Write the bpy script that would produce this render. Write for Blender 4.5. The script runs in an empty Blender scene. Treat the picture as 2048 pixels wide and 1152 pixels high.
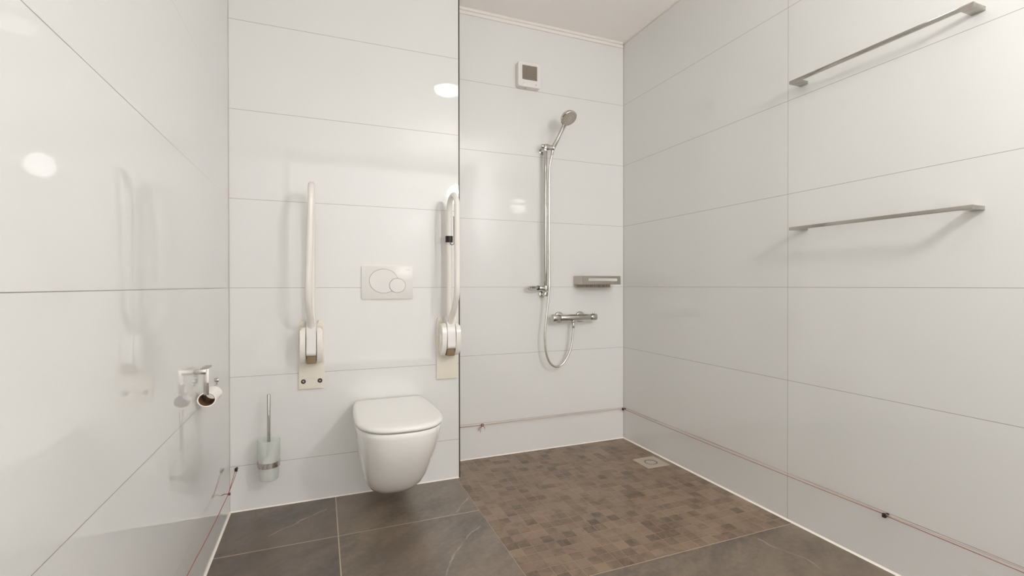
import bpy, bmesh, math, random
from mathutils import Vector, Matrix
from math import pi, sin, cos, radians

random.seed(7)
S = bpy.context.scene
COL = S.collection

# ------------------------------------------------------------------ camera
CAM_H, FPX, YAW, PITCH, ROLL = 1.0126, 957.81, -0.3798, -0.0047, -0.0012
cam_data = bpy.data.cameras.new('camera')
cam_data.sensor_fit = 'HORIZONTAL'
cam_data.sensor_width = 36.0
cam_data.lens = FPX / 2048.0 * 36.0
cam_data.clip_start = 0.02
cam = bpy.data.objects.new('camera', cam_data)
COL.objects.link(cam)
_f = Vector((-sin(YAW) * cos(PITCH), cos(YAW) * cos(PITCH), sin(PITCH)))
_r = Vector((cos(YAW), sin(YAW), 0))
_u = _r.cross(_f)
_r2 = cos(ROLL) * _r + sin(ROLL) * _u
_u2 = -sin(ROLL) * _r + cos(ROLL) * _u
cam.matrix_world = Matrix(((_r2.x, _u2.x, -_f.x, 0), (_r2.y, _u2.y, -_f.y, 0), (_r2.z, _u2.z, -_f.z, CAM_H), (0, 0, 0, 1)))
S.camera = cam

# ------------------------------------------------------------------ world, exposure
w = bpy.data.worlds.new('world'); S.world = w
w.use_nodes = True
w.node_tree.nodes['Background'].inputs[0].default_value = (0.9, 0.88, 0.85, 1)
w.node_tree.nodes['Background'].inputs[1].default_value = 0.05
S.view_settings.view_transform = 'Standard'
S.view_settings.look = 'None'
S.view_settings.gamma = 1
S.view_settings.use_curve_mapping = False
S.view_settings.exposure = -0.56
S.cycles.max_bounces = 16
S.cycles.diffuse_bounces = 12
S.cycles.glossy_bounces = 6
S.cycles.transmission_bounces = 10
S.cycles.blur_glossy = 0.05
S.cycles.sample_clamp_indirect = 12.0
S.cycles.use_denoising = True
S.cycles.denoising_prefilter = 'ACCURATE'
S.cycles.adaptive_threshold = 0.006
LAMP_GLOBE = 225.0      # radiance of the hanging opal globe
FILL_GLOW = 0.85        # radiance of the added fill panel behind the viewpoint
LAMP_DOME = 8.0       # radiance of the ceiling dome

# ------------------------------------------------------------------ room numbers (metres)
XL, XR = -0.3803, 1.8658
YT, YS = 2.4486, 2.680          # toilet wall face, shower wall face
XE = 0.6745                     # free end of the toilet wall
YB = -1.45
ZC = 2.6154
Z0, ROW = 0.2044, 0.4

# ------------------------------------------------------------------ helpers
def srgb(r, g, b):
    def c(v):
        v /= 255.0
        return v / 12.92 if v <= 0.04045 else ((v + 0.055) / 1.055) ** 2.4
    return (c(r), c(g), c(b), 1)

def mat(name, col, rough=0.4, metal=0.0, **kw):
    m = bpy.data.materials.new(name); m.use_nodes = True
    b = m.node_tree.nodes['Principled BSDF']
    b.inputs['Base Color'].default_value = col
    b.inputs['Roughness'].default_value = rough
    b.inputs['Metallic'].default_value = metal
    for k, v in kw.items():
        b.inputs[k].default_value = v
    return m

class NB:
    """small expression builder for shader nodes"""
    def __init__(s, m):
        s.t = m.node_tree; s.b = s.t.nodes['Principled BSDF']
    def n(s, kind, **kw):
        x = s.t.nodes.new(kind)
        for k, v in kw.items(): setattr(x, k, v)
        return x
    def put(s, sock, v):
        if isinstance(v, (int, float)): sock.default_value = v
        elif isinstance(v, tuple): sock.default_value = v
        else: s.t.links.new(v, sock)
    def m(s, op, a, b=0.0, c=0.0, clamp=False):
        x = s.n('ShaderNodeMath', operation=op, use_clamp=clamp)
        s.put(x.inputs[0], a); s.put(x.inputs[1], b); s.put(x.inputs[2], c)
        return x.outputs[0]
    def mix(s, f, a, b, mode='MIX'):
        x = s.n('ShaderNodeMix', data_type='RGBA', blend_type=mode)
        s.put(x.inputs[0], f); s.put(x.inputs[6], a); s.put(x.inputs[7], b)
        return x.outputs[2]
    def obj(s):
        o = s.n('ShaderNodeTexCoord').outputs['Object']
        q = s.n('ShaderNodeSeparateXYZ'); s.t.links.new(o, q.inputs[0])
        return o, q.outputs[0], q.outputs[1], q.outputs[2]
    def vec(s, x, y, z=0.0):
        c = s.n('ShaderNodeCombineXYZ')
        s.put(c.inputs[0], x); s.put(c.inputs[1], y); s.put(c.inputs[2], z)
        return c.outputs[0]
    def noise(s, v, scale, detail=4, rough=0.5, dist=0.0, out=0):
        x = s.n('ShaderNodeTexNoise')
        s.put(x.inputs['Vector'], v); x.inputs['Scale'].default_value = scale
        x.inputs['Detail'].default_value = detail; x.inputs['Roughness'].default_value = rough
        x.inputs['Distortion'].default_value = dist
        return x.outputs[out]
    def ramp(s, v, lo, hi, a=0.0, b=1.0):
        x = s.n('ShaderNodeMapRange'); x.clamp = True
        s.put(x.inputs[0], v)
        for i, q in enumerate((lo, hi, a, b)): s.put(x.inputs[i + 1], q)
        return x.outputs[0]
    def grid(s, v, off, step, half, soft):
        """1 on the joints of a grid, 0 elsewhere"""
        a = s.m('DIVIDE', s.m('SUBTRACT', v, off), step)
        a = s.m('ABSOLUTE', s.m('SUBTRACT', a, s.m('ROUND', a)))
        return s.ramp(s.m('MULTIPLY', a, step), half, half + soft, 1.0, 0.0)
    def bump(s, h, strength, dist=0.001):
        x = s.n('ShaderNodeBump'); x.inputs['Strength'].default_value = strength
        x.inputs['Distance'].default_value = dist
        s.put(x.inputs['Height'], h); s.t.links.new(x.outputs[0], s.b.inputs['Normal'])

def tag(o, label=None, cat=None, group=None, kind=None):
    for k, v in (('label', label), ('category', cat), ('group', group), ('kind', kind)):
        if v: o[k] = v
    return o

def finish(name, bm, m, parent=None, smooth=True, angle=35, loc=None):
    me = bpy.data.meshes.new(name)
    bmesh.ops.recalc_face_normals(bm, faces=bm.faces)
    bm.to_mesh(me); bm.free()
    for x in (m if isinstance(m, (list, tuple)) else [m]): me.materials.append(x)
    if smooth:
        for p in me.polygons: p.use_smooth = True
        try: me.set_sharp_from_angle(angle=radians(angle))
        except Exception: pass
    o = bpy.data.objects.new(name, me); COL.objects.link(o)
    if parent is not None: o.parent = parent
    if loc is not None: o.location = loc
    return o

def thing(name, loc, label, cat, group=None):
    o = bpy.data.objects.new(name, None); COL.objects.link(o)
    o.location = loc; o.empty_display_size = 0.05
    return tag(o, label, cat, group)

def box(bm, x0, x1, y0, y1, z0, z1, bev=0.0, seg=2):
    r = bmesh.ops.create_cube(bm, size=1)
    vs = r['verts']
    for v in vs:
        v.co = Vector((x0 + (v.co.x + .5) * (x1 - x0), y0 + (v.co.y + .5) * (y1 - y0), z0 + (v.co.z + .5) * (z1 - z0)))
    if bev > 0:
        es = list({e for v in vs for e in v.link_edges})
        bmesh.ops.bevel(bm, geom=es, offset=bev, segments=seg, affect='EDGES', profile=0.5)

def frame_of(d):
    d = d.normalized()
    a = Vector((0, 0, 1)) if abs(d.z) < 0.9 else Vector((1, 0, 0))
    x = d.cross(a).normalized(); y = d.cross(x).normalized()
    return x, y

def rod(bm, p0, p1, r0, r1=None, seg=32, bev=0.0):
    """closed cylinder / cone between two points with optionally softened ends"""
    r1 = r0 if r1 is None else r1
    p0, p1 = Vector(p0), Vector(p1); d = p1 - p0; L = d.length; dn = d / L
    x, y = frame_of(d)
    prof = [(0, r0), (L, r1)] if bev <= 0 else [(0, r0 - bev), (bev * .3, r0 - bev * .3), (bev, r0), (L - bev, r1), (L - bev * .3, r1 - bev * .3), (L, r1 - bev)]
    rings = []
    for t, r in prof:
        rings.append([bm.verts.new(p0 + dn * t + (x * cos(2 * pi * i / seg) + y * sin(2 * pi * i / seg)) * r) for i in range(seg)])
    for a, b in zip(rings, rings[1:]):
        for i in range(seg): bm.faces.new((a[i], a[(i + 1) % seg], b[(i + 1) % seg], b[i]))
    bm.faces.new(rings[0][::-1]); bm.faces.new(rings[-1])

def lathe(bm, prof, origin=(0, 0, 0), axis=(0, 0, 1), seg=48, close=False):
    """revolve (radius, height) pairs round an axis; ends are capped"""
    o = Vector(origin); d = Vector(axis).normalized(); x, y = frame_of(d)
    rings = [[bm.verts.new(o + d * h + (x * cos(2 * pi * i / seg) + y * sin(2 * pi * i / seg)) * max(r, 1e-5)) for i in range(seg)] for r, h in prof]
    pairs = list(zip(rings, rings[1:])) + ([(rings[-1], rings[0])] if close else [])
    for a, b in pairs:
        for i in range(seg): bm.faces.new((a[i], a[(i + 1) % seg], b[(i + 1) % seg], b[i]))
    if not close:
        bm.faces.new(rings[0][::-1]); bm.faces.new(rings[-1])

def catmull(pts, n=8):
    pts = [Vector(p) for p in pts]
    P = [2 * pts[0] - pts[1]] + pts + [2 * pts[-1] - pts[-2]]
    out = []
    for i in range(1, len(P) - 2):
        for k in range(n):
            t = k / n
            out.append(0.5 * ((2 * P[i]) + (P[i + 1] - P[i - 1]) * t + (2 * P[i - 1] - 5 * P[i] + 4 * P[i + 1] - P[i + 2]) * t * t + (3 * P[i] - P[i - 1] - 3 * P[i + 1] + P[i + 2]) * t ** 3))
    out.append(pts[-1])
    return out

def tube(bm, pts, r, seg=16, rad=None):
    """tube along points, frames carried along; rad may give a radius per point"""
    pts = [Vector(p) for p in pts]
    x = None; rings = []
    for i, p in enumerate(pts):
        d = (pts[min(i + 1, len(pts) - 1)] - pts[max(i - 1, 0)]).normalized()
        if x is None: x = frame_of(d)[0]
        x = (x - d * x.dot(d)).normalized(); y = d.cross(x)
        rr = rad[i] if rad else r
        rings.append([bm.verts.new(p + (x * cos(2 * pi * k / seg) + y * sin(2 * pi * k / seg)) * rr) for k in range(seg)])
    for a, b in zip(rings, rings[1:]):
        for i in range(seg): bm.faces.new((a[i], a[(i + 1) % seg], b[(i + 1) % seg], b[i]))
    bm.faces.new(rings[0][::-1]); bm.faces.new(rings[-1])

def prism(bm, outline, d0, d1, fn, bev=0.0, seg=2):
    """extrude a 2-D outline; fn(u, v, depth) -> point"""
    a = [bm.verts.new(fn(u, v, d0)) for u, v in outline]
    b = [bm.verts.new(fn(u, v, d1)) for u, v in outline]
    n = len(outline)
    fa = bm.faces.new(a[::-1]); fb = bm.faces.new(b)
    for i in range(n): bm.faces.new((a[i], a[(i + 1) % n], b[(i + 1) % n], b[i]))
    if bev > 0:
        bmesh.ops.bevel(bm, geom=list(fb.edges), offset=bev, segments=seg, affect='EDGES', profile=0.5)

def rrect(x0, x1, z0, z1, r, n=6):
    out = []
    for cx, cz, a0 in ((x1 - r, z1 - r, 0), (x0 + r, z1 - r, 90), (x0 + r, z0 + r, 180), (x1 - r, z0 + r, 270)):
        for k in range(n + 1):
            a = radians(a0 + 90 * k / n); out.append((cx + r * cos(a), cz + r * sin(a)))
    return out

def B(): return bmesh.new()

# ------------------------------------------------------------------ materials
def wall_tiles(name, axis, voff=None):
    """glossy white 40 cm high wall tiles; axis = horizontal coordinate of the wall"""
    m = mat(name, (0.8, 0.8, 0.8, 1), 0.07, IOR=1.68)
    q = NB(m); o, x, y, z = q.obj()
    j = q.grid(z, Z0, ROW, 0.0006, 0.0004)
    if voff is not None:
        j = q.m('MAXIMUM', j, q.grid(x if axis == 'x' else y, voff, 1.2, 0.0006, 0.0004))
    tile = q.mix(q.noise(o, 0.9, 2), srgb(216, 216, 214), srgb(219, 219, 217))
    q.put(q.b.inputs['Base Color'], q.mix(j, tile, srgb(138, 131, 122)))
    q.put(q.b.inputs['Roughness'], q.m('ADD', 0.025, q.m('MULTIPLY', j, 0.6)))
    return m

M_wall_t = wall_tiles('white_wall_tiles', 'x')
M_wall_s = wall_tiles('white_wall_tiles_shower', 'x')
M_wall_l = wall_tiles('white_wall_tiles_left', 'y')
M_wall_r = wall_tiles('white_wall_tiles_right', 'y', 1.4738)
M_ceil = mat('matt_white_ceiling', srgb(243, 240, 237), 0.8)
M_sealant = mat('white_sealant', srgb(236, 231, 221), 0.45)
M_grey_seal = mat('grey_corner_sealant', srgb(184, 177, 166), 0.5)
M_cornice = mat('white_plastic_cornice', srgb(226, 222, 216), 0.35)
M_profile = mat('dark_edge_profile', srgb(70, 60, 46), 0.4, 0.3)
M_ceramic = mat('white_ceramic', srgb(246, 245, 242), 0.08)
M_ceramic.node_tree.nodes['Principled BSDF'].inputs['Coat Weight'].default_value = 0.5
M_seatpl = mat('white_toilet_seat_plastic', srgb(233, 232, 229), 0.16)
M_white = mat('white_plastic', srgb(220, 218, 215), 0.3)
M_ivory = mat('ivory_plastic', srgb(224, 218, 205), 0.35)
M_tube = mat('white_coated_tube', srgb(230, 227, 219), 0.2)
M_tan = mat('brown_rubber_buffer', srgb(128, 108, 78), 0.6)
M_dark = mat('dark_plastic', srgb(38, 30, 28), 0.4)
M_groove = mat('shadow_groove_plastic', srgb(120, 114, 108), 0.7)
M_letter = mat('grey_lettering', srgb(186, 182, 178), 0.5)
M_chrome = mat('polished_chrome', (0.60, 0.58, 0.55, 1), 0.06, 1.0)
M_satin = mat('brushed_steel', (0.50, 0.46, 0.41, 1), 0.32, 1.0)
M_hose = mat('silver_hose', (0.72, 0.70, 0.66, 1), 0.25, 1.0)
M_cord = mat('red_pull_cord', srgb(152, 82, 70), 0.6)
M_cord_pale = mat('faded_pull_cord', srgb(188, 162, 148), 0.6)
M_card = mat('brown_cardboard', srgb(120, 84, 48), 0.85)
M_paper = mat('white_tissue', srgb(240, 236, 230), 0.9)
M_bristle = mat('white_bristles', srgb(220, 218, 212), 0.7)
M_led = mat('red_indicator', srgb(170, 50, 40), 0.3)
M_face = mat('grey_spray_face', srgb(176, 168, 155), 0.35)
M_frost = mat('frosted_glass', (0.93, 0.95, 0.93, 1), 0.35, 0.0)
M_frost.node_tree.nodes['Principled BSDF'].inputs['Transmission Weight'].default_value = 0.72
M_frost.node_tree.nodes['Principled BSDF'].inputs['IOR'].default_value = 1.3

def emitter(name, strength):
    m = mat(name, (1, 1, 1, 1), 0.3)
    b = m.node_tree.nodes['Principled BSDF']
    b.inputs['Emission Color'].default_value = (1.0, 0.99, 0.985, 1)
    b.inputs['Emission Strength'].default_value = strength
    return m
M_fill = emitter('glowing_fill', FILL_GLOW)
M_globe = emitter('lit_opal_globe', LAMP_GLOBE)
M_dome = emitter('lit_opal_dome', LAMP_DOME)

# floor ------------------------------------------------------------
def seg_vein(q, x, y, pts, half=0.0014, soft=0.0035):
    """soft line along a polyline on the floor"""
    best = None
    for (ax, ay), (bx, by) in zip(pts, pts[1:]):
        dx, dy = bx - ax, by - ay; L2 = dx * dx + dy * dy
        px = q.m('SUBTRACT', x, ax); py = q.m('SUBTRACT', y, ay)
        t = q.m('DIVIDE', q.m('ADD', q.m('MULTIPLY', px, dx), q.m('MULTIPLY', py, dy)), L2, clamp=True)
        ex = q.m('SUBTRACT', px, q.m('MULTIPLY', t, dx)); ey = q.m('SUBTRACT', py, q.m('MULTIPLY', t, dy))
        d = q.m('SQRT', q.m('ADD', q.m('MULTIPLY', ex, ex), q.m('MULTIPLY', ey, ey)))
        best = d if best is None else q.m('MINIMUM', best, d)
    return q.ramp(best, half, half + soft, 1.0, 0.0)

def floor_slate():
    m = mat('dark_slate_floor_tiles', (0.1, 0.1, 0.1, 1), 0.35, IOR=1.75)
    q = NB(m); o, x, y, z = q.obj()
    # long slabs lie in front of the shower: no cross joints there
    jx = q.m('MULTIPLY', q.grid(x, 0.063, 0.6, 0.0017, 0.0008), q.m('LESS_THAN', x, 0.9))
    j = q.m('MAXIMUM', jx, q.grid(y, 2.058, 0.6105, 0.0017, 0.0008))
    ix = q.m('FLOOR', q.m('DIVIDE', q.m('SUBTRACT', x, 0.063), 0.6))
    iy = q.m('FLOOR', q.m('DIVIDE', q.m('SUBTRACT', y, 2.058), 0.6105))
    # each tile samples its own patch of stone; streaks run diagonally
    u = q.m('ADD', q.m('ADD', q.m('MULTIPLY', x, 0.8), q.m('MULTIPLY', y, 0.6)), q.m('MULTIPLY', ix, 3.7))
    v = q.m('ADD', q.m('SUBTRACT', q.m('MULTIPLY', y, 0.8), q.m('MULTIPLY', x, 0.6)), q.m('MULTIPLY', iy, 5.3))
    vv = q.vec(q.m('MULTIPLY', u, 0.45), v, q.m('ADD', ix, iy))
    cloud = q.noise(vv, 4.5, 6, 0.58, 0.6)
    fine = q.noise(q.vec(x, y), 42, 5, 0.7, 0.4)
    streak = q.noise(q.vec(q.m('MULTIPLY', u, 0.40), v, 3.0), 11, 8, 0.66, 0.35)
    tone = q.m('ADD', q.m('ADD', q.m('MULTIPLY', cloud, 0.36), q.m('MULTIPLY', fine, 0.27)), q.m('MULTIPLY', streak, 0.37))
    c = q.mix(q.ramp(tone, 0.41, 0.60), srgb(52, 41, 32), srgb(120, 105, 89))
    # uneven light put into the colour: darker left of the long joint, lighter right
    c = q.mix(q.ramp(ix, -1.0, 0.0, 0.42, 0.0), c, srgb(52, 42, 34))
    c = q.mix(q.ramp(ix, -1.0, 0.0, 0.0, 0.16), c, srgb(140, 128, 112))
    warm = q.noise(q.vec(x, y, 4.0), 3.0, 3)
    c = q.mix(q.ramp(warm, 0.4, 0.65, 0.0, 0.45), c, srgb(108, 92, 76))
    # pale quartz veins where the slabs show them
    nx = q.m('MULTIPLY', q.m('SUBTRACT', q.noise(q.vec(x, y, 1.0), 14, 3), 0.5), 0.035)
    ny = q.m('MULTIPLY', q.m('SUBTRACT', q.noise(q.vec(x, y, 9.0), 14, 3), 0.5), 0.035)
    xd, yd = q.m('ADD', x, nx), q.m('ADD', y, ny)
    veins = None
    for pts in VEINS:
        s = seg_vein(q, xd, yd, pts)
        veins = s if veins is None else q.m('MAXIMUM', veins, s)
    wk = q.ramp(q.noise(q.vec(x, y, 2.0), 20, 2), 0.35, 0.6, 0.15, 0.6)
    c = q.mix(q.m('MULTIPLY', veins, wk), c, srgb(170, 156, 138))
    c = q.mix(j, c, srgb(176, 158, 134))
    q.put(q.b.inputs['Base Color'], c)
    q.put(q.b.inputs['Roughness'], q.ramp(cloud, 0.35, 0.65, 0.29, 0.33))
    q.bump(q.m('SUBTRACT', q.m('ADD', q.m('MULTIPLY', fine, 0.05), q.m('MULTIPLY', cloud, 0.3)), j), 0.10, 0.0012)
    return m

VEINS = [[(0.56, 2.08), (0.60, 2.14), (0.655, 2.20)],
         [(0.40, 1.62), (0.45, 1.74), (0.55, 1.86), (0.62, 1.92)],
         [(1.62, 1.41), (1.63, 1.33), (1.67, 1.24), (1.66, 1.18)],
         [(-0.20, 2.16), (-0.10, 2.24), (0.02, 2.33)]]

MX0, MY0, CELL = 0.662, 1.448, 0.05
def floor_mosaic():
    m = mat('brown_mosaic_floor_tiles', (0.1, 0.1, 0.1, 1), 0.4)
    q = NB(m); o, x, y, z = q.obj()
    a = q.m('DIVIDE', q.m('SUBTRACT', x, MX0), CELL)
    # sheets of six rows are laid with slightly shifted columns
    sh = q.m('FLOOR', q.m('DIVIDE', q.m('SUBTRACT', y, MY0), 0.3))
    shift = q.m('MULTIPLY', q.m('FRACT', q.m('MULTIPLY', sh, 0.37)), 0.25)
    a = q.m('ADD', a, shift)
    b = q.m('DIVIDE', q.m('SUBTRACT', y, MY0), CELL)
    ja = q.ramp(q.m('ABSOLUTE', q.m('SUBTRACT', a, q.m('ROUND', a))), 0.022, 0.04, 1.0, 0.0)
    jb = q.ramp(q.m('ABSOLUTE', q.m('SUBTRACT', b, q.m('ROUND', b))), 0.022, 0.04, 1.0, 0.0)
    j = q.m('MAXIMUM', ja, jb)
    wn = q.n('ShaderNodeTexWhiteNoise', noise_dimensions='2D')
    q.put(wn.inputs['Vector'], q.vec(q.m('FLOOR', a), q.m('FLOOR', b)))
    rnd = wn.outputs['Value']
    patch = q.noise(q.vec(x, y, 7.0), 3.4, 3, 0.5)
    fine = q.noise(q.vec(x, y), 55, 4, 0.65)
    tone = q.m('ADD', q.m('ADD', q.m('MULTIPLY', q.m('POWER', rnd, 0.7), 0.52), q.m('MULTIPLY', patch, 0.55)), q.m('MULTIPLY', fine, 0.35))
    c = q.mix(q.ramp(tone, 0.42, 1.02), srgb(80, 63, 48), srgb(140, 119, 99))
    cross = q.noise(q.vec(x, y, 3.0), 16, 6, 0.65, 1.0)
    c = q.mix(q.ramp(cross, 0.42, 0.62, 0.0, 0.45), c, srgb(134, 116, 98))
    c = q.mix(q.ramp(cross, 0.36, 0.5, 0.4, 0.0), c, srgb(84, 68, 54))
    gv = q.noise(q.vec(x, y, 5.0), 9, 2)
    c = q.mix(q.m('MULTIPLY', j, q.ramp(gv, 0.38, 0.62, 0.12, 0.8)), c, srgb(148, 128, 107))
    q.put(q.b.inputs['Base Color'], c)
    q.put(q.b.inputs['Roughness'], q.ramp(fine, 0.3, 0.7, 0.33, 0.44))
    q.bump(q.m('SUBTRACT', q.m('MULTIPLY', fine, 0.4), j), 0.4, 0.0015)
    return m

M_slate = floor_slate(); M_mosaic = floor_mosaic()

# ------------------------------------------------------------------ room shell
T = 0.12
def structure(name, bm, m, smooth=False):
    return tag(finish(name, bm, m, smooth=smooth), kind='structure')

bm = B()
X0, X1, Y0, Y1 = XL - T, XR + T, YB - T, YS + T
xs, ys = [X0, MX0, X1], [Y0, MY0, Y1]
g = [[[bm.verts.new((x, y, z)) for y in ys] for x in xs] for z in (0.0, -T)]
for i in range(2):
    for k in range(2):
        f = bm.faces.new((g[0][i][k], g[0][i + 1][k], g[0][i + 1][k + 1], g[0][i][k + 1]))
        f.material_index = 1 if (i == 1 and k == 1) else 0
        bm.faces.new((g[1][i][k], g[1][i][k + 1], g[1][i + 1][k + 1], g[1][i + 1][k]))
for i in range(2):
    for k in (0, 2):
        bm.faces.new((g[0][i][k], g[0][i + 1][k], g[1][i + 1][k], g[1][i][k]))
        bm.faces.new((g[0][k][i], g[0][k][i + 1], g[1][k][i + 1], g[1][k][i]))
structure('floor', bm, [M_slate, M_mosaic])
bm = B(); box(bm, X0, X1, Y0, Y1, ZC, ZC + T); structure('ceiling', bm, M_ceil)
bm = B(); box(bm, XL - T, XL, Y0, Y1, 0, ZC); structure('wall_left', bm, M_wall_l)
bm = B(); box(bm, XR, XR + T, Y0, Y1, 0, ZC); structure('wall_right', bm, M_wall_r)
bm = B(); box(bm, XE - 0.01, XR, YS, Y1, 0, ZC); structure('wall_back', bm, M_wall_s)
bm = B(); box(bm, XL, XE, YT, Y1, 0, ZC); structure('wall_inner', bm, M_wall_t)
bm = B(); box(bm, XL, XR, YB - T, YB, 0, ZC); structure('wall_front', bm, M_wall_s)
# dark metal profile on the free corner of the toilet wall
bm = B(); box(bm, XE, XE + 0.0065, YT - 0.001, YT + 0.012, 0, ZC, 0.0006, 1); structure('trim_1', bm, M_profile)
# plastic cornice over the shower wall: thin light lip above a recessed band
bm = B(); box(bm, XE + 0.007, XR - 0.012, YS - 0.018, YS, ZC - 0.016, ZC, 0.002); box(bm, XE + 0.007, XR - 0.006, YS - 0.008, YS, ZC - 0.034, ZC - 0.015, 0.0015)
structure('trim_2', bm, M_cornice)
# white sealant beads where walls meet the floor
def bead(name, p0, p1, inward, m=M_sealant, h=0.0042, wdt=0.0045):
    bm = B(); p0, p1, n = Vector(p0), Vector(p1), Vector(inward)
    for p in (p0, p1):
        pass
    pr = [Vector((0, 0, 0)), n * wdt, n * wdt * .45 + Vector((0, 0, h * .45)), Vector((0, 0, h))]
    a = [bm.verts.new(p0 + k) for k in pr]; b = [bm.verts.new(p1 + k) for k in pr]
    bm.faces.new(a); bm.faces.new(b[::-1])
    for i in range(4): bm.faces.new((a[i], a[(i + 1) % 4], b[(i + 1) % 4], b[i]))
    structure(name, bm, m)
bead('trim_3', (XL, YB, 0), (XL, YT, 0), (1, 0, 0), h=0.0065, wdt=0.006)
bead('trim_4', (XL, YT, 0), (XE, YT, 0), (0, -1, 0))
bead('trim_5', (XE + 0.007, YS, 0), (XR, YS, 0), (0, -1, 0))
bead('trim_6', (XR, YB, 0), (XR, YS, 0), (-1, 0, 0), h=0.0065, wdt=0.006)
# sealant in the vertical corners and along the ceiling on the right
def post(name, x0, x1, y0, y1, m):
    bm = B(); box(bm, x0, x1, y0, y1, 0.006, ZC); structure(name, bm, m)
post('trim_7', XL, XL + 0.0024, YT - 0.002, YT, M_grey_seal)
post('trim_8', XR - 0.0018, XR, YS - 0.002, YS, M_grey_seal)
bm = B(); box(bm, XR - 0.006, XR, YB, YS - 0.02, ZC - 0.006, ZC); structure('trim_9', bm, M_cornice)

# framed glowing panel added across the unseen end to brighten surfaces facing it
fill = finish('fill_panel_1', (lambda b: (box(b, XL + 0.03, XR - 0.03, YB + 0.004, YB + 0.012, 0.06, 2.5), b)[1])(B()), M_fill, smooth=False)
tag(fill, kind='structure')
bm = B()
for x0, x1, z0, z1 in ((XL, XR, 0, 0.06), (XL, XR, 2.5, 2.56), (XL, XL + 0.03, 0.06, 2.5), (XR - 0.03, XR, 0.06, 2.5)): box(bm, x0, x1, YB, YB + 0.04, z0, z1)
finish('fill_panel_frame', bm, M_white, fill, smooth=False)

# ------------------------------------------------------------------ lamps of the room (behind / above the view)
lp = thing('ceiling_lamp', (0.95, 1.12, ZC), 'round opal dome lamp lit on the ceiling between the shower and the door', 'lamp')
bm = B(); lathe(bm, [(0.112, 0), (0.112, -0.014), (0.106, -0.018)], axis=(0, 0, 1), seg=48)
finish('base_ring', bm, M_white, lp)
bm = B(); lathe(bm, [(0.104, -0.018), (0.102, -0.033), (0.090, -0.050), (0.066, -0.062), (0.034, -0.069), (0.0005, -0.071)], seg=48)
finish('lamp_shade', bm, M_dome, lp)
pl = thing('pendant_lamp', (1.40, -0.25, ZC), 'round opal globe lamp hanging on a short rod behind the viewpoint', 'lamp')
bm = B(); rod(bm, (0, 0, -0.001), (0, 0, -0.025), 0.05, bev=0.003); finish('ceiling_rose', bm, M_white, pl)
bm = B(); rod(bm, (0, 0, -0.025), (0, 0, -0.50), 0.004, seg=12); finish('rod', bm, M_white, pl)
bm = B(); bmesh.ops.create_icosphere(bm, subdivisions=3, radius=0.098, matrix=Matrix.Translation((0, 0, -0.595)))
finish('lamp_globe', bm, M_globe, pl)

# ------------------------------------------------------------------ toilet
TX = 0.3145
def d_outline(hw, hb, yf, yb, cf=2.6, n=40):
    """D-shaped plan outline: back edge on the wall, squarish rounded nose. half width hw at the widest, hb at the back"""
    pts = []
    ymid = yf + (yb - yf) * 0.44
    for k in range(n + 1):                      # nose, a superellipse from the right side to the left
        a = pi * k / n
        c, s = cos(a), sin(a)
        px = hw * (abs(c) ** (2 / cf)) * (1 if c >= 0 else -1)
        py = ymid - (ymid - yf) * (abs(s) ** (2 / cf))
        pts.append((px, py))
    m = 8
    side = []
    for k in range(1, m + 1):
        t = k / m
        side.append((-(hw + (hb - hw) * t ** 2), ymid + (yb - ymid) * t))
    pts += side + [(-x, y) for x, y in side[::-1]]
    return pts

def loft(bm, sections, cap0=True, cap1=True):
    rings = [[bm.verts.new(p) for p in s] for s in sections]
    n = len(rings[0])
    for a, b in zip(rings, rings[1:]):
        for i in range(n): bm.faces.new((a[i], a[(i + 1) % n], b[(i + 1) % n], b[i]))
    if cap0: bm.faces.new(rings[0][::-1])
    if cap1: bm.faces.new(rings[-1])

toilet = thing('toilet', (TX, YT, 0.0), 'white wall-hung ceramic toilet with closed lid, below the flush plate', 'toilet')
YW = -0.0005
def sec(hw, hb, yf, z, cf=2.6, yb=YW):
    return [Vector((x, y, z)) for x, y in d_outline(hw, hb, yf, yb, cf)]
bowl = [
    # hw, hb, yf(front), z
    (0.052, 0.070, -0.165, 0.060, 2.1), (0.085, 0.095, -0.215, 0.066, 2.2), (0.108, 0.110, -0.262, 0.085, 2.3),
    (0.126, 0.120, -0.312, 0.120, 2.4), (0.142, 0.130, -0.365, 0.170, 2.5), (0.154, 0.140, -0.415, 0.230, 2.5),
    (0.164, 0.148, -0.460, 0.290, 2.55), (0.173, 0.156, -0.497, 0.350, 2.6), (0.179, 0.161, -0.518, 0.400, 2.6),
    (0.181, 0.163, -0.523, 0.418, 2.6), (0.179, 0.161, -0.521, 0.4235, 2.6), (0.160, 0.150, -0.500, 0.4255, 2.6)]
bm = B(); loft(bm, [sec(*b[:4], cf=b[4]) for b in bowl])
finish('bowl', bm, M_ceramic, toilet, angle=60)
bm = B(); loft(bm, [sec(0.158, 0.146, -0.497, 0.4257), sec(0.158, 0.146, -0.497, 0.4300)])
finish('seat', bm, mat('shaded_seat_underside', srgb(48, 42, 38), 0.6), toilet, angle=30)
lid = [(0.180, 0.162, -0.524, 0.4300), (0.184, 0.165, -0.529, 0.4315), (0.186, 0.167, -0.532, 0.437), (0.185, 0.166, -0.531, 0.444),
       (0.180, 0.162, -0.525, 0.450), (0.168, 0.154, -0.511, 0.4535), (0.12, 0.12, -0.45, 0.4555)]
bm = B(); loft(bm, [[Vector((p.x, min(p.y, -0.018), p.z)) for p in sec(*l, cf=2.7)] for l in lid])
finish('lid', bm, M_seatpl, toilet, angle=60)
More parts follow.
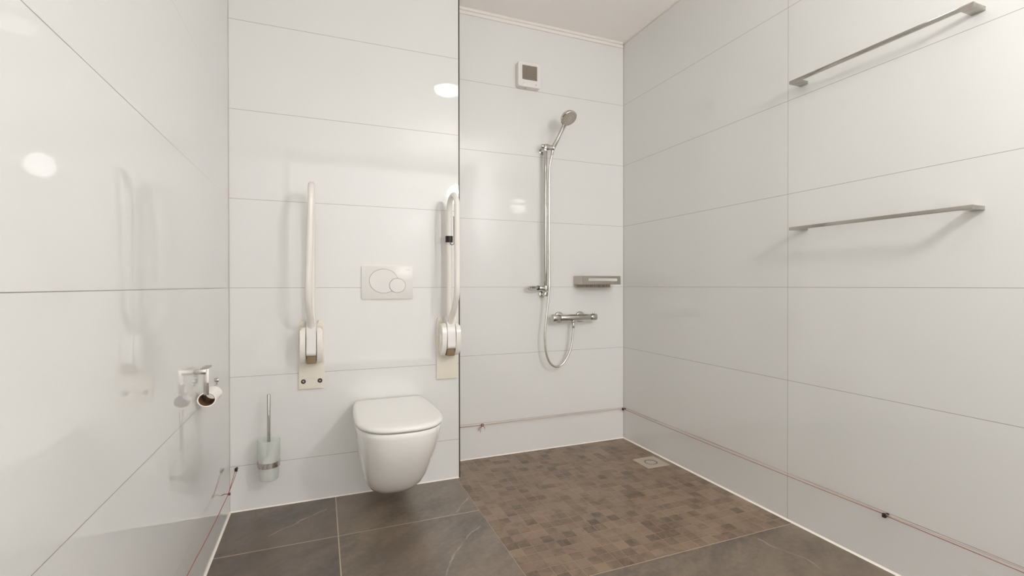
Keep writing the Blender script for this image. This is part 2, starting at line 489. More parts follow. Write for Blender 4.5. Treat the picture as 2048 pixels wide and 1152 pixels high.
for s in (-1, 1):
    bm = B(); rod(bm, (s * 0.075 - 0.02, -0.012, 0.434), (s * 0.075 + 0.02, -0.012, 0.434), 0.009, bev=0.002)
    finish('hinge', bm, M_seatpl, toilet)

# ------------------------------------------------------------------ flush plate
fp = thing('flush_plate', (0.309, YT, 1.030), 'white rectangular flush plate with two overlapping oval buttons above the toilet', 'flush plate')
fn = lambda u, v, d: Vector((u, -d, v))
bm = B(); prism(bm, rrect(-0.124, 0.124, -0.0815, 0.0815, 0.006), 0, 0.011, fn, 0.002)
finish('plate', bm, M_white, fp)
BC, SC = (-0.0195, 0.007), (0.047, -0.015)
def ell(c, a, b, n=72): return [(c[0] + a * cos(2 * pi * k / n), c[1] + b * sin(2 * pi * k / n)) for k in range(n)]
def inside(p, c, a, b): return ((p[0] - c[0]) / a) ** 2 + ((p[1] - c[1]) / b) ** 2 < 1
bm = B(); prism(bm, ell(BC, 0.0700, 0.0600), 0.0108, 0.0114, fn); prism(bm, ell(SC, 0.0405, 0.0365), 0.0108, 0.0114, fn)
finish('button_groove', bm, M_groove, fp)
big = []
for p in ell(BC, 0.0684, 0.0584, 240):
    if inside(p, SC, 0.0405, 0.0365):
        # follow the small button's rim instead
        a = math.atan2((p[1] - SC[1]) / 0.0365, (p[0] - SC[0]) / 0.0405)
        big.append(None)
    else: big.append(p)
i0 = next(i for i in range(240) if big[i] is None and big[i - 1] is not None)
rot_ = big[i0:] + big[:i0]; keep = [p for p in rot_ if p is not None]
def ang(p): return math.atan2((p[1] - SC[1]) / 0.0365, (p[0] - SC[0]) / 0.0405) % (2 * pi)
a1, a0 = ang(keep[-1]), ang(keep[0])      # last kept point -> first kept point along the small rim, left side
arc = []
for k in range(1, 40):
    d = (a0 - a1) % (2 * pi)
    if not (a1 + d / 2) % (2 * pi) > pi / 2 or not (a1 + d / 2) % (2 * pi) < 3 * pi / 2: d -= 2 * pi
    a = a1 + d * k / 40
    arc.append((SC[0] + 0.0405 * cos(a), SC[1] + 0.0365 * sin(a)))
bm = B(); prism(bm, keep + arc, 0.0110, 0.0130, fn)
finish('large_button', bm, M_white, fp)
bm = B(); prism(bm, ell(SC, 0.0388, 0.0348), 0.0110, 0.0134, fn, 0.0008)
finish('small_button', bm, M_white, fp)
def lettering(name, text, size, m, parent, loc, rot=(pi / 2, 0, 0)):
    c = bpy.data.curves.new(name, 'FONT'); c.body = text; c.size = size; c.extrude = 0.0002
    c.align_x = 'CENTER'; c.align_y = 'CENTER'
    t = bpy.data.objects.new('tmp', c); COL.objects.link(t)
    dg = bpy.context.evaluated_depsgraph_get()
    me = bpy.data.meshes.new_from_object(t.evaluated_get(dg))
    bpy.data.objects.remove(t); me.name = name; me.materials.clear(); me.materials.append(m)
    o = bpy.data.objects.new(name, me); COL.objects.link(o); o.parent = parent; o.location = loc; o.rotation_euler = rot
    return o
lettering('lettering', 'GEBERIT', 0.0062, M_letter, fp, (0.100, -0.0112, 0.062))

# ------------------------------------------------------------------ folding grab rails
def grab_rail(x, label, screws, lean):
    t = thing('folding_grab_rail', (x, YT, 0.53), label, 'grab rail', 'folding grab rails beside the toilet')
    # wall plate: straight lower part, rounded shoulders
    w2 = 0.056
    out = [(-w2, 0), (w2, 0), (w2, 0.27)]
    out += [(w2 - 0.012 * (1 - cos(a)) - 0.0, 0.27 + 0.05 * sin(a)) for a in [radians(k * 15) for k in range(1, 7)]]
    out += [(0.03, 0.322), (0.024, 0.30), (-0.024, 0.30), (-0.03, 0.322)]
    out += [(-w2 + 0.012 * (1 - cos(a)), 0.27 + 0.05 * sin(a)) for a in [radians(k * 15) for k in range(6, 0, -1)]] + [(-w2, 0.27)]
    bm = B(); prism(bm, out, 0, 0.012, fn, 0.002)
    wp = finish('wall_plate', bm, M_ivory, t)
    if screws:
        for s in (-1, 1):
            bm = B(); lathe(bm, [(0.0005, 0.0128), (0.0042, 0.0128), (0.0055, 0.0124), (0.0088, 0.0122), (0.0092, 0.0135), (0.0105, 0.0130), (0.0105, 0.0118)], origin=(s * 0.036, 0, 0.036), axis=(0, -1, 0), seg=24)
            finish('screw', bm, M_dark, wp)
            bm = B(); lathe(bm, [(0.0005, 0.0150), (0.0034, 0.0148), (0.0045, 0.0135)], origin=(s * 0.036, 0, 0.036), axis=(0, -1, 0), seg=16)
            finish('screw_head', bm, M_satin, wp)
    # raised cartouche, worn blank
    for zz in (0.030, 0.043):
        bm = B(); box(bm, -0.021, 0.021, -0.0126, -0.0118, zz, zz + 0.0012, 0.0003, 1)
        finish('raised_mark', bm, M_ivory, wp)
    # two hinge cheeks: tall rounded discs standing square to the wall
    for s in (-1, 1):
        o2 = []
        for k in range(48):
            a = 2 * pi * k / 48
            o2.append((0.058 + 0.052 * cos(a) + 0.012 * sin(a), 0.210 + 0.084 * sin(a)))
        o2 = [(max(u, 0.011), v) for u, v in o2]
        # cheeks widen slightly away from the slot
        bm = B(); prism(bm, o2, s * 0.024, s * 0.047, lambda u, v, d: Vector((d, -u, v)), 0.013, 4)
        finish('hinge_cheek', bm, M_tube, t)
        bm = B(); rod(bm, (s * 0.046, -0.058, 0.212), (s * 0.0495, -0.058, 0.212), 0.032, bev=0.002)
        finish('hinge_cap', bm, M_tube, t)
    # central hub that carries the tube, with a flat tongue down the front
    tg = [(0.012, 0.31), (0.05, 0.325), (0.085, 0.30), (0.105, 0.26), (0.110, 0.20), (0.104, 0.168), (0.03, 0.165), (0.012, 0.20)]
    tgp = catmull([Vector((u, v, 0)) for u, v in tg + [tg[0]]], 5)[:-1]
    bm = B(); prism(bm, [(p.x, p.y) for p in tgp], -0.0205, 0.0205, lambda u, v, d: Vector((d, -u, v)), 0.003)
    finish('hub', bm, M_white, t)
    bm = B(); box(bm, -0.020, 0.020, -0.092, -0.012, 0.128, 0.166, 0.004); finish('rubber_buffer', bm, M_tan, t)
    # looped tube in the plane square to the wall
    dr, df, zb, za = 0.058, 0.212, 0.30, 0.855
    pts = [Vector((0, -dr, zb + (za - zb) * k / 10)) for k in range(11)]
    rc = (df - dr) / 2
    for k in range(1, 24):
        a = pi - pi * k / 24
        pts.append(Vector((0, -(dr + rc + rc * cos(a)), za + rc * sin(a))))
    zl = 0.475
    pts += [Vector((0, -df, za - (za - zl) * k / 8)) for k in range(0, 9)]
    pts += catmull([Vector((0, -df, zl)), Vector((0, -0.197, zl - 0.05)), Vector((0, -0.150, zl - 0.11)), Vector((0, -0.100, zl - 0.155)), Vector((0, -0.075, zl - 0.19))], 6)[1:]
    pts = [Vector((lean * max(0, -p.y - dr) / (df - dr) * (za + 0.06 - p.z) / 0.5 + abs(lean) * 0.25, p.y, p.z)) for p in pts]
    bm = B(); tube(bm, pts, 0.0140, 24); finish('tube', bm, M_tube, t)
    return t
grab_rail(-0.041, 'white folding grab rail turned up on the wall between brush holder and toilet', True, -0.014)
grab_rail(0.609, 'white folding grab rail right of the flush plate, carrying a small black clamp', False, 0.0)

# clamp with wire hook on the right rail's rear tube
ck = thing('rail_clamp', (0.609, YT - 0.058, 1.250), 'small black clamp with a thin wire hook gripping the right grab rail tube', 'clamp')
bm = B(); lathe(bm, [(0.0143, -0.016), (0.0190, -0.016), (0.0190, 0.016), (0.0143, 0.016)], axis=(0, 0, 1), close=True, seg=32)
finish('band', bm, M_dark, ck)
bm = B()
pts = [Vector((0.018, -0.018, 0.115)), Vector((0.019, -0.023, 0.112)), Vector((0.019, -0.0235, 0.02)), Vector((0.019, -0.0235, -0.012))]
for k in range(0, 15):
    a = -pi * 0.0 - 2 * pi * 0.72 * k / 14
    pts.append(Vector((0.019 - 0.010 + 0.010 * cos(a), -0.0235, -0.020 + 0.010 * sin(a))))
tube(bm, pts, 0.0018, 8); finish('hook', bm, M_dark, ck)

# ------------------------------------------------------------------ toilet brush and holder
bh = thing('brush_holder', (-0.217, YT, 0.155), 'frosted glass toilet brush cup in a chrome ring on the wall', 'brush holder')
RY = -0.076
bm = B()
out = [(0.034, 0.0), (0.0385, 0.004), (0.041, 0.05), (0.044, 0.10), (0.046, 0.178)]
inn = [(0.0435, 0.178), (0.0415, 0.10), (0.0385, 0.05), (0.035, 0.008), (0.0005, 0.007)]
lathe(bm, [(0.0005, 0.0)] + out + inn, origin=(0, RY, 0), seg=48)
finish('glass_cup', bm, M_frost, bh)
bm = B(); lathe(bm, [(0.0432, 0.060), (0.0462, 0.060), (0.0466, 0.082), (0.0436, 0.082)], origin=(0, RY, 0), close=True, seg=48)
finish('ring', bm, M_chrome, bh)
bm = B(); box(bm, -0.016, 0.016, -0.034, -0.001, 0.058, 0.084, 0.002); rod(bm, (0, -0.0005, 0.071), (0, -0.006, 0.071), 0.024, bev=0.0015)
finish('wall_mount', bm, M_chrome, bh)
tb = thing('toilet_brush', (-0.217, YT + RY, 0.165), 'toilet brush with straight chrome handle standing in the frosted cup', 'brush')
bm = B(); rod(bm, (0, 0, 0.09), (0.001, 0, 0.368), 0.0072, bev=0.0012); finish('handle', bm, M_chrome, tb)
bm = B(); lathe(bm, [(0.006, 0.0), (0.026, 0.008), (0.030, 0.03), (0.029, 0.065), (0.018, 0.085), (0.007, 0.092)], seg=40)
for v in bm.verts:
    a = math.atan2(v.co.y, v.co.x); k = 1 + 0.07 * sin(a * 20); v.co.x *= k; v.co.y *= k
finish('bristle_head', bm, M_bristle, tb)

# ------------------------------------------------------------------ toilet paper holder
th = thing('toilet_roll_holder', (XL, 1.815, 0.735), 'bent flat chrome toilet roll holder on the left wall', 'toilet roll holder')
bm = B(); box(bm, 0.0, 0.034, -0.008, 0.006, -0.008, 0.008, 0.0015); finish('wall_arm', bm, M_chrome, th)
bm = B(); box(bm, 0.014, 0.034, 0.0, 0.085, 0.003, 0.008, 0.0015); finish('top_bar', bm, M_satin, th)
bm = B(); box(bm, 0.0265, 0.0415, -0.0065, -0.0030, -0.076, 0.009, 0.001); finish('front_strap', bm, M_chrome, th)
bm = B(); rod(bm, (0.034, -0.003, -0.073), (0.034, 0.165, -0.073), 0.0035, seg=20, bev=0.001); finish('spindle', bm, M_chrome, th)
bm = B(); rod(bm, (0.026, 0.165, -0.058), (0.040, 0.165, -0.058), 0.0075, seg=20, bev=0.0015); box(bm, 0.031, 0.037, 0.162, 0.168, -0.076, -0.058, 0.001); finish('end_stop', bm, M_chrome, th)
tr = thing('toilet_roll', (XL + 0.034, 1.815, 0.643), 'nearly finished toilet roll with brown cardboard core on the chrome holder', 'toilet roll')
bm = B(); lathe(bm, [(0.0235, 0), (0.0268, 0), (0.0268, 0.105), (0.0235, 0.105)], axis=(0, 1, 0), close=True, seg=48); bmesh.ops.scale(bm, vec=(1, 1, 0.88), verts=bm.verts); finish('tissue', bm, M_paper, tr)
bm = B(); lathe(bm, [(0.0222, 0.0005), (0.0236, 0.0005), (0.0236, 0.1045), (0.0222, 0.1045)], axis=(0, 1, 0), close=True, seg=48); bmesh.ops.scale(bm, vec=(1, 1, 0.88), verts=bm.verts); finish('cardboard_core', bm, M_card, tr)

# ------------------------------------------------------------------ extractor fan
ef = thing('extractor_fan', (1.168, YS, 2.205), 'square white extractor fan with dark grille high on the shower wall', 'fan')
def housing(bm, w, h, d, gx0, gx1, gz0, gz1):
    o = rrect(-w / 2, w / 2, 0, h, 0.012, 5); n = len(o)
    # outer shell, bevelled front, rectangular opening
    a = [bm.verts.new((u, 0, v)) for u, v in o]; b = [bm.verts.new((u, -d + 0.006, v)) for u, v in o]
    cx, cz = 0, h / 2
    c = [bm.verts.new((cx + (u - cx) * 0.965, -d, cz + (v - cz) * 0.965)) for u, v in o]
    bm.faces.new(a[::-1])
    for p, q_ in ((a, b), (b, c)):
        for i in range(n): bm.faces.new((p[i], p[(i + 1) % n], q_[(i + 1) % n], q_[i]))
    k = n // 4
    gq = [(gx1, gz1), (gx0, gz1), (gx0, gz0), (gx1, gz0)]
    e = [bm.verts.new((u, -d, v)) for u, v in gq]; f_ = [bm.verts.new((u, -d + 0.03, v)) for u, v in gq]
    for s in range(4):
        seg_ = [c[(s * k + i)] for i in range(k)]
        for i in range(k - 1): bm.faces.new((seg_[i], seg_[i + 1], e[s]))
        nx_ = c[((s + 1) * k) % n]
        bm.faces.new((seg_[-1], nx_, e[(s + 1) % 4], e[s]))
        bm.faces.new((e[s], e[(s + 1) % 4], f_[(s + 1) % 4], f_[s]))
    bm.faces.new(f_)
bm = B(); housing(bm, 0.147, 0.150, 0.040, -0.046, 0.052, 0.044, 0.131); finish('housing', bm, M_white, ef, angle=25)
bm = B()
for k in range(14):
    z = 0.0475 + k * 0.0062
    box(bm, -0.0455, 0.0515, -0.036, -0.028, z, z + 0.0026, 0.0005, 1)
finish('grille', bm, mat('grille_slats', srgb(176, 166, 150), 0.5), ef)
bm = B()
for k in range(7):
    a = 2 * pi * k / 7
    c, s = cos(a), sin(a)
    vs = []
    for r, wdt in ((0.012, 0.006), (0.040, 0.013)):
        for sg in (-1, 1):
            vs.append((0.003 + c * r - s * wdt * sg, -0.018 - sg * 0.004, 0.0875 + s * r + c * wdt * sg))
    q0 = [bm.verts.new(v) for v in vs]; q1 = [bm.verts.new((v[0], v[1] + 0.002, v[2])) for v in vs]
    bm.faces.new((q0[0], q0[1], q0[3], q0[2])); bm.faces.new((q1[0], q1[2], q1[3], q1[1]))
    for i, j_ in ((0, 1), (1, 3), (3, 2), (2, 0)): bm.faces.new((q0[i], q0[j_], q1[j_], q1[i]))
rod(bm, (0.003, -0.024, 0.0875), (0.003, -0.012, 0.0875), 0.014, bev=0.002)
finish('impeller', bm, mat('dark_fan_blades', srgb(70, 58, 46), 0.5), ef)
bm = B(); lathe(bm, [(0.0005, 0.0415), (0.0022, 0.041), (0.003, 0.0395)], origin=(0.044, 0, 0.020), axis=(0, -1, 0), seg=16); finish('indicator_light', bm, M_led, ef)
bm = B(); box(bm, -0.042, -0.036, -0.0406, -0.0396, 0.024, 0.0255, 0.0003, 1); finish('mark', bm, M_groove, ef)
bm = B(); rod(bm, (-0.018, -0.030, 0.0005), (-0.018, -0.030, -0.006), 0.004, seg=16, bev=0.001); finish('screw_lug', bm, M_satin, ef)

# ------------------------------------------------------------------ shower rail
RX, RYD = 1.270, 0.050
sr = thing('shower_rail', (RX, YS, 0.955), 'vertical chrome slide rail on the shower wall', 'shower rail')
bm = B(); rod(bm, (0, -RYD, 0.0), (0, -RYD, 0.915), 0.0108, bev=0.002); finish('pole', bm, M_chrome, sr)
bm = B(); rod(bm, (0, -0.0005, 0.885), (0, -RYD - 0.012, 0.885), 0.014, bev=0.003); rod(bm, (0, -0.0005, 0.885), (0, -0.008, 0.885), 0.022, bev=0.002)
finish('wall_bracket', bm, M_chrome, sr)
bm = B(); rod(bm, (0, -0.0005, 0.006), (0, -RYD - 0.014, 0.006), 0.014, bev=0.003); rod(bm, (0, -0.0005, 0.006), (0, -0.008, 0.006), 0.022, bev=0.002)
finish('wall_bracket', bm, M_chrome, sr)
# slider that holds the hand shower
bm = B()
rod(bm, (0, -RYD, 0.885), (0, -RYD, 0.915), 0.0175, bev=0.003)
rod(bm, (-0.030, -RYD, 0.903), (-0.008, -RYD - 0.002, 0.900), 0.013, 0.013, bev=0.004)
rod(bm, (0.004, -RYD - 0.008, 0.900), (0.046, -RYD - 0.034, 0.886), 0.015, 0.0165, bev=0.004)
sl = finish('slider', bm, M_chrome, sr)
# clamp knob low on the rail
bm = B(); rod(bm, (-0.047, -RYD, 0.044), (0.006, -RYD, 0.042), 0.0125, 0.0155, bev=0.003); rod(bm, (0, -RYD, 0.026), (0, -RYD, 0.058), 0.0165, bev=0.003)
kn = finish('tray_clamp', bm, M_chrome, sr)
bm = B(); lathe(bm, [(0.0005, -0.009), (0.024, -0.009), (0.032, -0.004), (0.035, 0.008), (0.033, 0.009), (0.030, -0.001), (0.0005, -0.004)], origin=(-0.086, -RYD - 0.008, 0.046), seg=40)
finish('soap_tray', bm, M_chrome, sr)
bm = B(); rod(bm, (-0.055, -RYD, 0.0445), (-0.045, -RYD, 0.044), 0.0135); finish('rubber_ring', bm, M_dark, kn)

# ------------------------------------------------------------------ hand shower
hb = Vector((1.306, YS - 0.080, 1.845)); hh = Vector((1.352, 2.540, 1.972)); ctr = Vector((1.363, 2.508, 2.002))
hs = thing('hand_shower', tuple(hb), 'round chrome hand shower tilted up in the slider of the rail', 'shower head')
bm = B(); pts = catmull([hb, hb.lerp(hh, 0.4) + Vector((0, -0.004, 0)), hb.lerp(hh, 0.8), hh], 6); pts = [p - hb for p in pts]
tube(bm, pts, 0.011, 24, rad=[0.0105 + 0.0035 * abs(1 - 2 * i / (len(pts) - 1)) for i in range(len(pts))])
finish('handle', bm, M_chrome, hs)
nrm = Vector((0.14, -0.60, -0.78)).normalized()
bm = B(); lathe(bm, [(0.0005, -0.030), (0.030, -0.028), (0.045, -0.018), (0.050, -0.006), (0.050, 0.004), (0.047, 0.0065), (0.0445, 0.0055)], origin=ctr - hb, axis=nrm, seg=56)
finish('head', bm, M_chrome, hs)
bm = B(); lathe(bm, [(0.0443, 0.0052), (0.0443, 0.0068), (0.030, 0.0076), (0.028, 0.0066), (0.016, 0.0066), (0.014, 0.0082), (0.0005, 0.0086)], origin=ctr - hb, axis=nrm, seg=56)
fc = finish('spray_face', bm, M_face, hs)
bm = B(); fx, fy = frame_of(nrm)
for R_, n_ in ((0.039, 24), (0.034, 20), (0.022, 12)):
    for k in range(n_):
        a = 2 * pi * k / n_; p = (ctr - hb) + fx * cos(a) * R_ + fy * sin(a) * R_
        rod(bm, p + nrm * 0.006, p + nrm * 0.0088, 0.0013, seg=8)
finish('nozzles', bm, mat('nozzle_rubber', srgb(120, 112, 100), 0.6), fc)

# ------------------------------------------------------------------ hose
ho = thing('shower_hose', (1.455, YS - 0.062, 0.790), 'silver flexible hose looping from the mixer up to the hand shower', 'hose')
O = Vector((1.455, YS - 0.062, 0.790))
hp = [Vector(p) for p in [(1.306, 2.600, 1.842), (1.300, 2.606, 1.80), (1.286, 2.610, 1.70), (1.285, 2.610, 1.40), (1.285, 2.610, 1.10), (1.281, 2.604, 0.99), (1.268, 2.602, 0.88),
      (1.255, 2.600, 0.78), (1.250, 2.600, 0.69), (1.262, 2.602, 0.60), (1.292, 2.606, 0.54), (1.338, 2.610, 0.518), (1.386, 2.614, 0.540), (1.426, 2.616, 0.60), (1.446, 2.618, 0.67), (1.455, 2.618, 0.765)]]
bm = B(); hc = catmull(hp, 26)
tube(bm, [p - O for p in hc], 0.0066, 14, rad=[0.0066 + 0.0004 * (i % 2) for i in range(len(hc))]); finish('hose', bm, M_hose, ho)
bm = B(); rod(bm, (0, 0, -0.040), (0, 0, -0.006), 0.0085, 0.0105, bev=0.001); finish('nut', bm, M_chrome, ho)
bm = B(); d_ = (hp[1] - hp[0]).normalized(); p_ = hp[0] - O
rod(bm, p_ + d_ * -0.002, p_ + d_ * 0.04, 0.0105, 0.008, bev=0.001); finish('nut', bm, M_chrome, ho)

# ------------------------------------------------------------------ thermostatic mixer
mx = thing('shower_mixer', (1.460, YS, 0.815), 'horizontal chrome bar mixer below the slide rail', 'mixer tap')
MYD = -0.062
bm = B(); rod(bm, (-0.098, MYD, 0), (0.112, MYD, 0), 0.0200, bev=0.0015); rod(bm, (-0.005, MYD, -0.014), (-0.005, MYD, -0.030), 0.012, bev=0.001); finish('body', bm, M_chrome, mx)
for s in (-0.075, 0.075):
    bm = B(); rod(bm, (s, -0.0005, 0), (s, -0.012, 0), 0.034, 0.030, bev=0.003); rod(bm, (s, -0.010, 0), (s, MYD + 0.004, 0), 0.0175, bev=0.001)
    finish('wall_union', bm, M_chrome, mx)
bm = B(); rod(bm, (-0.152, MYD, 0), (-0.100, MYD, 0), 0.0235, 0.0215, bev=0.004); h1 = finish('temperature_handle', bm, M_chrome, mx)
bm = B(); rod(bm, (0.114, MYD, 0), (0.158, MYD, 0), 0.0205, 0.0215, bev=0.004); rod(bm, (0.138, MYD, 0.018), (0.138, MYD, 0.0285), 0.006, seg=16, bev=0.0015); finish('flow_handle', bm, M_chrome, mx)

# ------------------------------------------------------------------ soap basket
sb = thing('shower_basket', (1.490, YS, 1.000), 'brushed steel shower basket with slotted front near the corner', 'shower basket')
W_, D_, ZB, ZT = 0.276, 0.112, 0.020, 0.073
for u_, d0_ in ((0.0, -0.0005), (W_ - 0.003, -D_ + 0.014)):
    bm = B(); box(bm, u_, u_ + 0.003, -D_, d0_, ZB, ZT, 0.0006, 1); finish('side_panel', bm, M_satin, sb)
bm = B(); box(bm, 0.003, W_ - 0.003, -0.004, -0.0005, ZB, ZT - 0.030, 0.0006, 1); finish('back_panel', bm, M_satin, sb)
bm = B(); fy0, fy1 = -D_ - 0.001, -D_ + 0.002
S0, S1, SZ0, SZ1 = 0.042, W_ - 0.022, ZB + 0.020, ZB + 0.038
outr = rrect(0.0035, W_ + 0.001, ZB, ZT, 0.002, 8); innr = rrect(S0, S1, SZ0, SZ1, 0.0085, 8)
n_ = len(outr)
A_ = [[bm.verts.new((u, yy, v)) for u, v in ol] for ol in (outr, innr) for yy in (fy0, fy1)]
for i in range(n_):
    k = (i + 1) % n_
    bm.faces.new((A_[0][i], A_[0][k], A_[2][k], A_[2][i])); bm.faces.new((A_[1][i], A_[3][i], A_[3][k], A_[1][k]))
    bm.faces.new((A_[0][i], A_[1][i], A_[1][k], A_[0][k])); bm.faces.new((A_[2][i], A_[2][k], A_[3][k], A_[3][i]))
finish('front_panel', bm, mat('front_panel_steel', (0.43, 0.395, 0.35, 1), 0.32, 1.0), sb)
bm = B()      # drained floor of the basket: shallow tray with upright slots along its front
box(bm, 0.004, W_ - 0.030, -D_ + 0.003, -0.005, ZB, ZB + 0.003)
edges_ = [0.002] + [0.060 + 0.030 * k for k in range(6)] + [W_ - 0.030]
for k in range(7):
    box(bm, edges_[k] + (0.003 if k else 0), edges_[k + 1] - 0.003, -0.046, -0.042, 0.001, ZB + 0.001)
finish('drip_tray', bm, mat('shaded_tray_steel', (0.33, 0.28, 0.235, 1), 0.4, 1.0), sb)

# ------------------------------------------------------------------ floor drain
dr_ = thing('floor_drain', (1.752, 2.248, 0.0), 'square steel floor drain with a round slotted grate beside the right wall', 'drain')
bm = B(); h_ = 0.073
for x0, x1, y0, y1 in ((-h_, h_, -h_, -h_ + 0.005), (-h_, h_, h_ - 0.005, h_), (-h_, -h_ + 0.005, -h_ + 0.005, h_ - 0.005), (h_ - 0.005, h_, -h_ + 0.005, h_ - 0.005)):
    box(bm, x0, x1, y0, y1, 0.0002, 0.0032, 0.0005, 1)
M_drain = mat('drain_steel', (0.56, 0.49, 0.41, 1), 0.45, 0.6)
M_drain2 = mat('drain_rim_steel', srgb(205, 190, 170), 0.4, 0.4)
finish('frame', bm, M_drain2, dr_)
bm = B(); h2 = h_ - 0.0065
ringo, ringi, n_ = [], [], 64
for k in range(n_):
    a = 2 * pi * k / n_ + pi / n_
    c, s = cos(a), sin(a); r_ = h2 / max(abs(c), abs(s))
    ringo.append((c * r_, s * r_)); ringi.append((c * 0.038, s * 0.038))
for z_, flip in ((0.0022, 0), (0.0003, 1)):
    vo = [bm.verts.new((x, y, z_)) for x, y in ringo]; vi = [bm.verts.new((x, y, z_)) for x, y in ringi]
    for k in range(n_): bm.faces.new((vo[k], vo[(k + 1) % n_], vi[(k + 1) % n_], vi[k]))
finish('cover_plate', bm, M_drain, dr_)
bm = B(); lathe(bm, [(0.0005, 0.0003), (0.0275, 0.0003), (0.0275, 0.0022), (0.0005, 0.0024)], seg=48)
for k in range(16):       # spokes between the slots
    a = 2 * pi * k / 16; c, s = cos(a), sin(a); t_ = Vector((-s, c, 0)) * 0.0019
    p = [Vector((c * r_, s * r_, 0)) + t_ * sg for r_, sg in ((0.027, -1), (0.0385, -1), (0.0385, 1), (0.027, 1))]
    lo = [bm.verts.new((v.x, v.y, 0.0006)) for v in p]; hi = [bm.verts.new((v.x, v.y, 0.0021)) for v in p]
    bm.faces.new(lo[::-1]); bm.faces.new(hi)
    for i in range(4): bm.faces.new((lo[i], lo[(i + 1) % 4], hi[(i + 1) % 4], hi[i]))
finish('grate', bm, M_drain, dr_)
bm = B(); lathe(bm, [(0.0005, 0.0002), (0.040, 0.0002), (0.040, 0.0005), (0.0005, 0.0005)], seg=48); finish('slot_shadow_gap', bm, M_dark, dr_)

# ------------------------------------------------------------------ towel bars
M_bar = mat('dark_chrome', (0.46, 0.435, 0.40, 1), 0.1, 1.0)
def towel_bar(z, label):
    t = thing('towel_bar', (XR, 1.115, z), label, 'towel rail', 'chrome towel rails on the right wall')
    L2 = 0.301; so = 0.064
    bm = B(); box(bm, -so - 0.004, -so + 0.006, -L2, L2, -0.0065, 0.0065, 0.0012); finish('bar', bm, M_bar, t)
    for s, nm in ((-1, 'bracket'), (1, 'bracket')):
        y0 = s * L2 - (0 if s > 0 else -0.001); y1 = y0 - s * 0.034
        bm = B(); box(bm, -so + 0.0055, -0.0005, min(y0, y1), max(y0, y1), -0.0062, 0.0062, 0.001); finish(nm, bm, M_bar, t)
    return t
towel_bar(1.848, 'upper of the two flat chrome towel rails on the right wall')
towel_bar(1.246, 'lower of the two flat chrome towel rails on the right wall')

# ------------------------------------------------------------------ emergency pull cord with its clips and knots
def sag(p0, p1, s, n=14):
    p0, p1 = Vector(p0), Vector(p1)
    return [p0.lerp(p1, k / n) + Vector((0, 0, -4 * s * (k / n) * (1 - k / n))) for k in range(n + 1)]
def cord_clip(loc, n, label):
    t = thing('cord_clip', loc, label, 'clip', 'dark clips of the pull cord')
    n = Vector(n)
    bm = B(); rod(bm, (0, 0, 0), n * 0.016, 0.0055, 0.0045, seg=16, bev=0.001); finish('base', bm, M_dark, t)
    c_ = n * 0.0195; h1, h2 = 0.0075, 0.0058
    bm = B(); box(bm, c_.x - h2, c_.x + h2, c_.y - h2 if n.x else c_.y - h2, c_.y + h2, c_.z - h1, c_.z + h1, 0.002)
    finish('eyelet', bm, M_dark, t)
    return t
cord_clip((XR - 0.0005, 2.655, 0.2), (-1, 0, 0), 'small dark cord eyelet in the corner of shower and right wall')
cord_clip((XR - 0.0005, 1.080, 0.2), (-1, 0, 0), 'small dark cord eyelet on the right wall below the towel rails')
cord_clip((-0.352, YT - 0.0005, 0.196), (0, -1, 0), 'small dark cord eyelet beside the brush holder near the left corner')
def strand(name, segs, r, m, label, cat):
    bm = B()
    for s in segs: tube(bm, s, r, 8)
    return tag(finish(name, bm, m), label, cat)
def coil(c, r, m_, name, parent=None, flat='y'):
    bm = B()
    for j_ in range(3):
        pts = []
        for k in range(15):
            a = 2 * pi * k / 14; rr = r * (1 - 0.15 * j_)
            u, v = rr * cos(a + j_), rr * sin(a + j_) * (0.6 + 0.2 * j_)
            pts.append(Vector(c) + (Vector((u, -0.003 * j_, v)) if flat == 'y' else Vector((0.003 * j_, u, v))))
        tube(bm, pts, 0.0016, 8)
    return bm
CX = XR - 0.018
rc_ = strand('pull_cord', [sag((CX, 2.655, 0.200), (CX, 1.080, 0.203), 0.004), sag((CX, 1.080, 0.200), (CX, -0.6, 0.200), 0.004)], 0.0012, M_cord,
             'double red pull cord running low along the right wall', 'cord')
bm = B(); tube(bm, sag((CX - 0.002, 2.655, 0.204), (CX - 0.002, 1.080, 0.206), -0.010), 0.0012, 8); tube(bm, sag((CX - 0.002, 1.080, 0.205), (CX - 0.002, -0.6, 0.207), -0.006), 0.0012, 8)
finish('second_strand', bm, M_cord_pale, rc_)
KX, KY, KZ = 0.873, YS - 0.018, 0.194
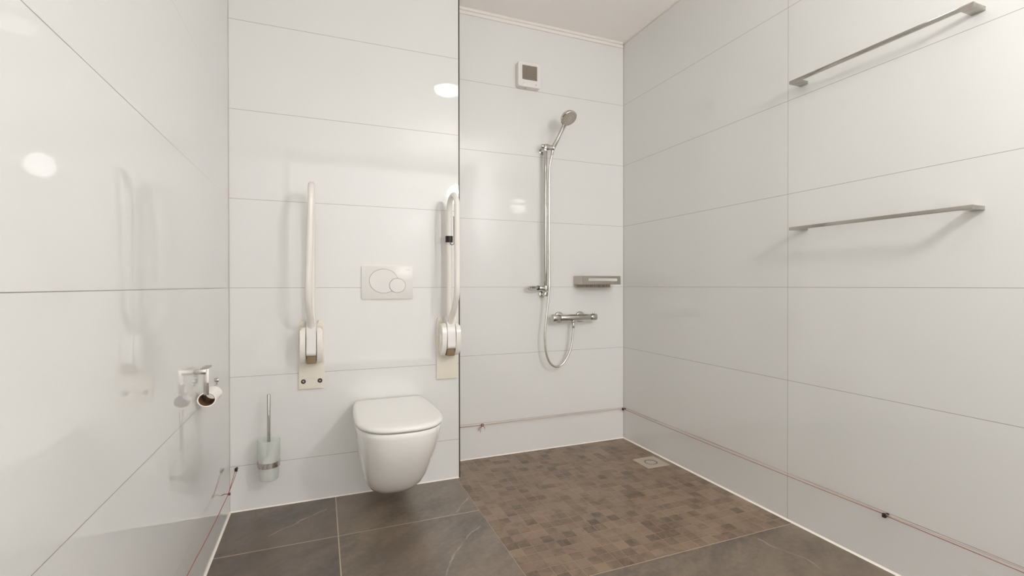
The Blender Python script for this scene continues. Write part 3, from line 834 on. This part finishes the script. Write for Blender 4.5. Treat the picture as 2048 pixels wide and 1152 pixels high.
sc_ = strand('pull_cord', [sag((XE + 0.009, KY, 0.203), (KX, KY, KZ + 0.004), 0.002)], 0.0016, M_cord, 'thin red pull cord running low along the shower wall, with a knot', 'cord')
bm = B(); tube(bm, sag((KX, KY, KZ + 0.004), (XR - 0.016, YS - 0.018, 0.200), 0.0015), 0.0011, 8); tube(bm, sag((KX, KY, KZ + 0.005), (XR - 0.016, YS - 0.018, 0.203), -0.003), 0.0011, 8)
finish('faded_stretch', bm, M_cord_pale, sc_)
bm = coil((KX, KY - 0.004, KZ + 0.006), 0.010, M_cord, 'knot')
for e in ((-0.012, -0.036), (-0.020, -0.026), (0.014, -0.020)):
    tube(bm, catmull([(KX, KY - 0.004, KZ), (KX + e[0] * .9, KY - 0.007, KZ + e[1] * .4), (KX + e[0], KY - 0.006, KZ + e[1])], 5), 0.0012, 8)
finish('knot', bm, M_cord, sc_)
# left: from the clip on the toilet wall to the knot, then along the left wall towards the viewer
P0, P1, P2 = Vector((-0.352, YT - 0.02, 0.196)), Vector((-0.3545, 2.250, 0.160)), Vector((-0.350, 1.578, 0.202))
P3 = P1.lerp(P2, 2.6)
# the cord is slung level with a slight dip between its eyelets
lc_ = strand('pull_cord', [catmull([P1, P1.lerp(P2, .5) + Vector((0, 0, -0.006)), P2, P1.lerp(P2, 1.8)], 8)], 0.0013, M_cord, 'thin red pull cord slung along the foot of the left wall', 'cord')
bm = B(); tube(bm, sag(P0 + Vector((-0.003, -0.004, -0.003)), P1, 0.0, 4), 0.0011, 8); tube(bm, sag(P0 + Vector((0.004, -0.004, -0.003)), P1 + Vector((0.001, 0, 0.004)), 0.003, 6), 0.0011, 8)
finish('loop', bm, M_cord, lc_)
bm = coil(tuple(P1 + Vector((0, 0, 0))), 0.006, M_cord, 'knot', flat='x')
tube(bm, catmull([P1, P1 + Vector((-0.012, -0.010, 0.006)), P1 + Vector((-0.0235, -0.012, 0.002))], 5), 0.0013, 8)
finish('knot', bm, mat('dark_red_knot', srgb(120, 48, 40), 0.6), lc_)
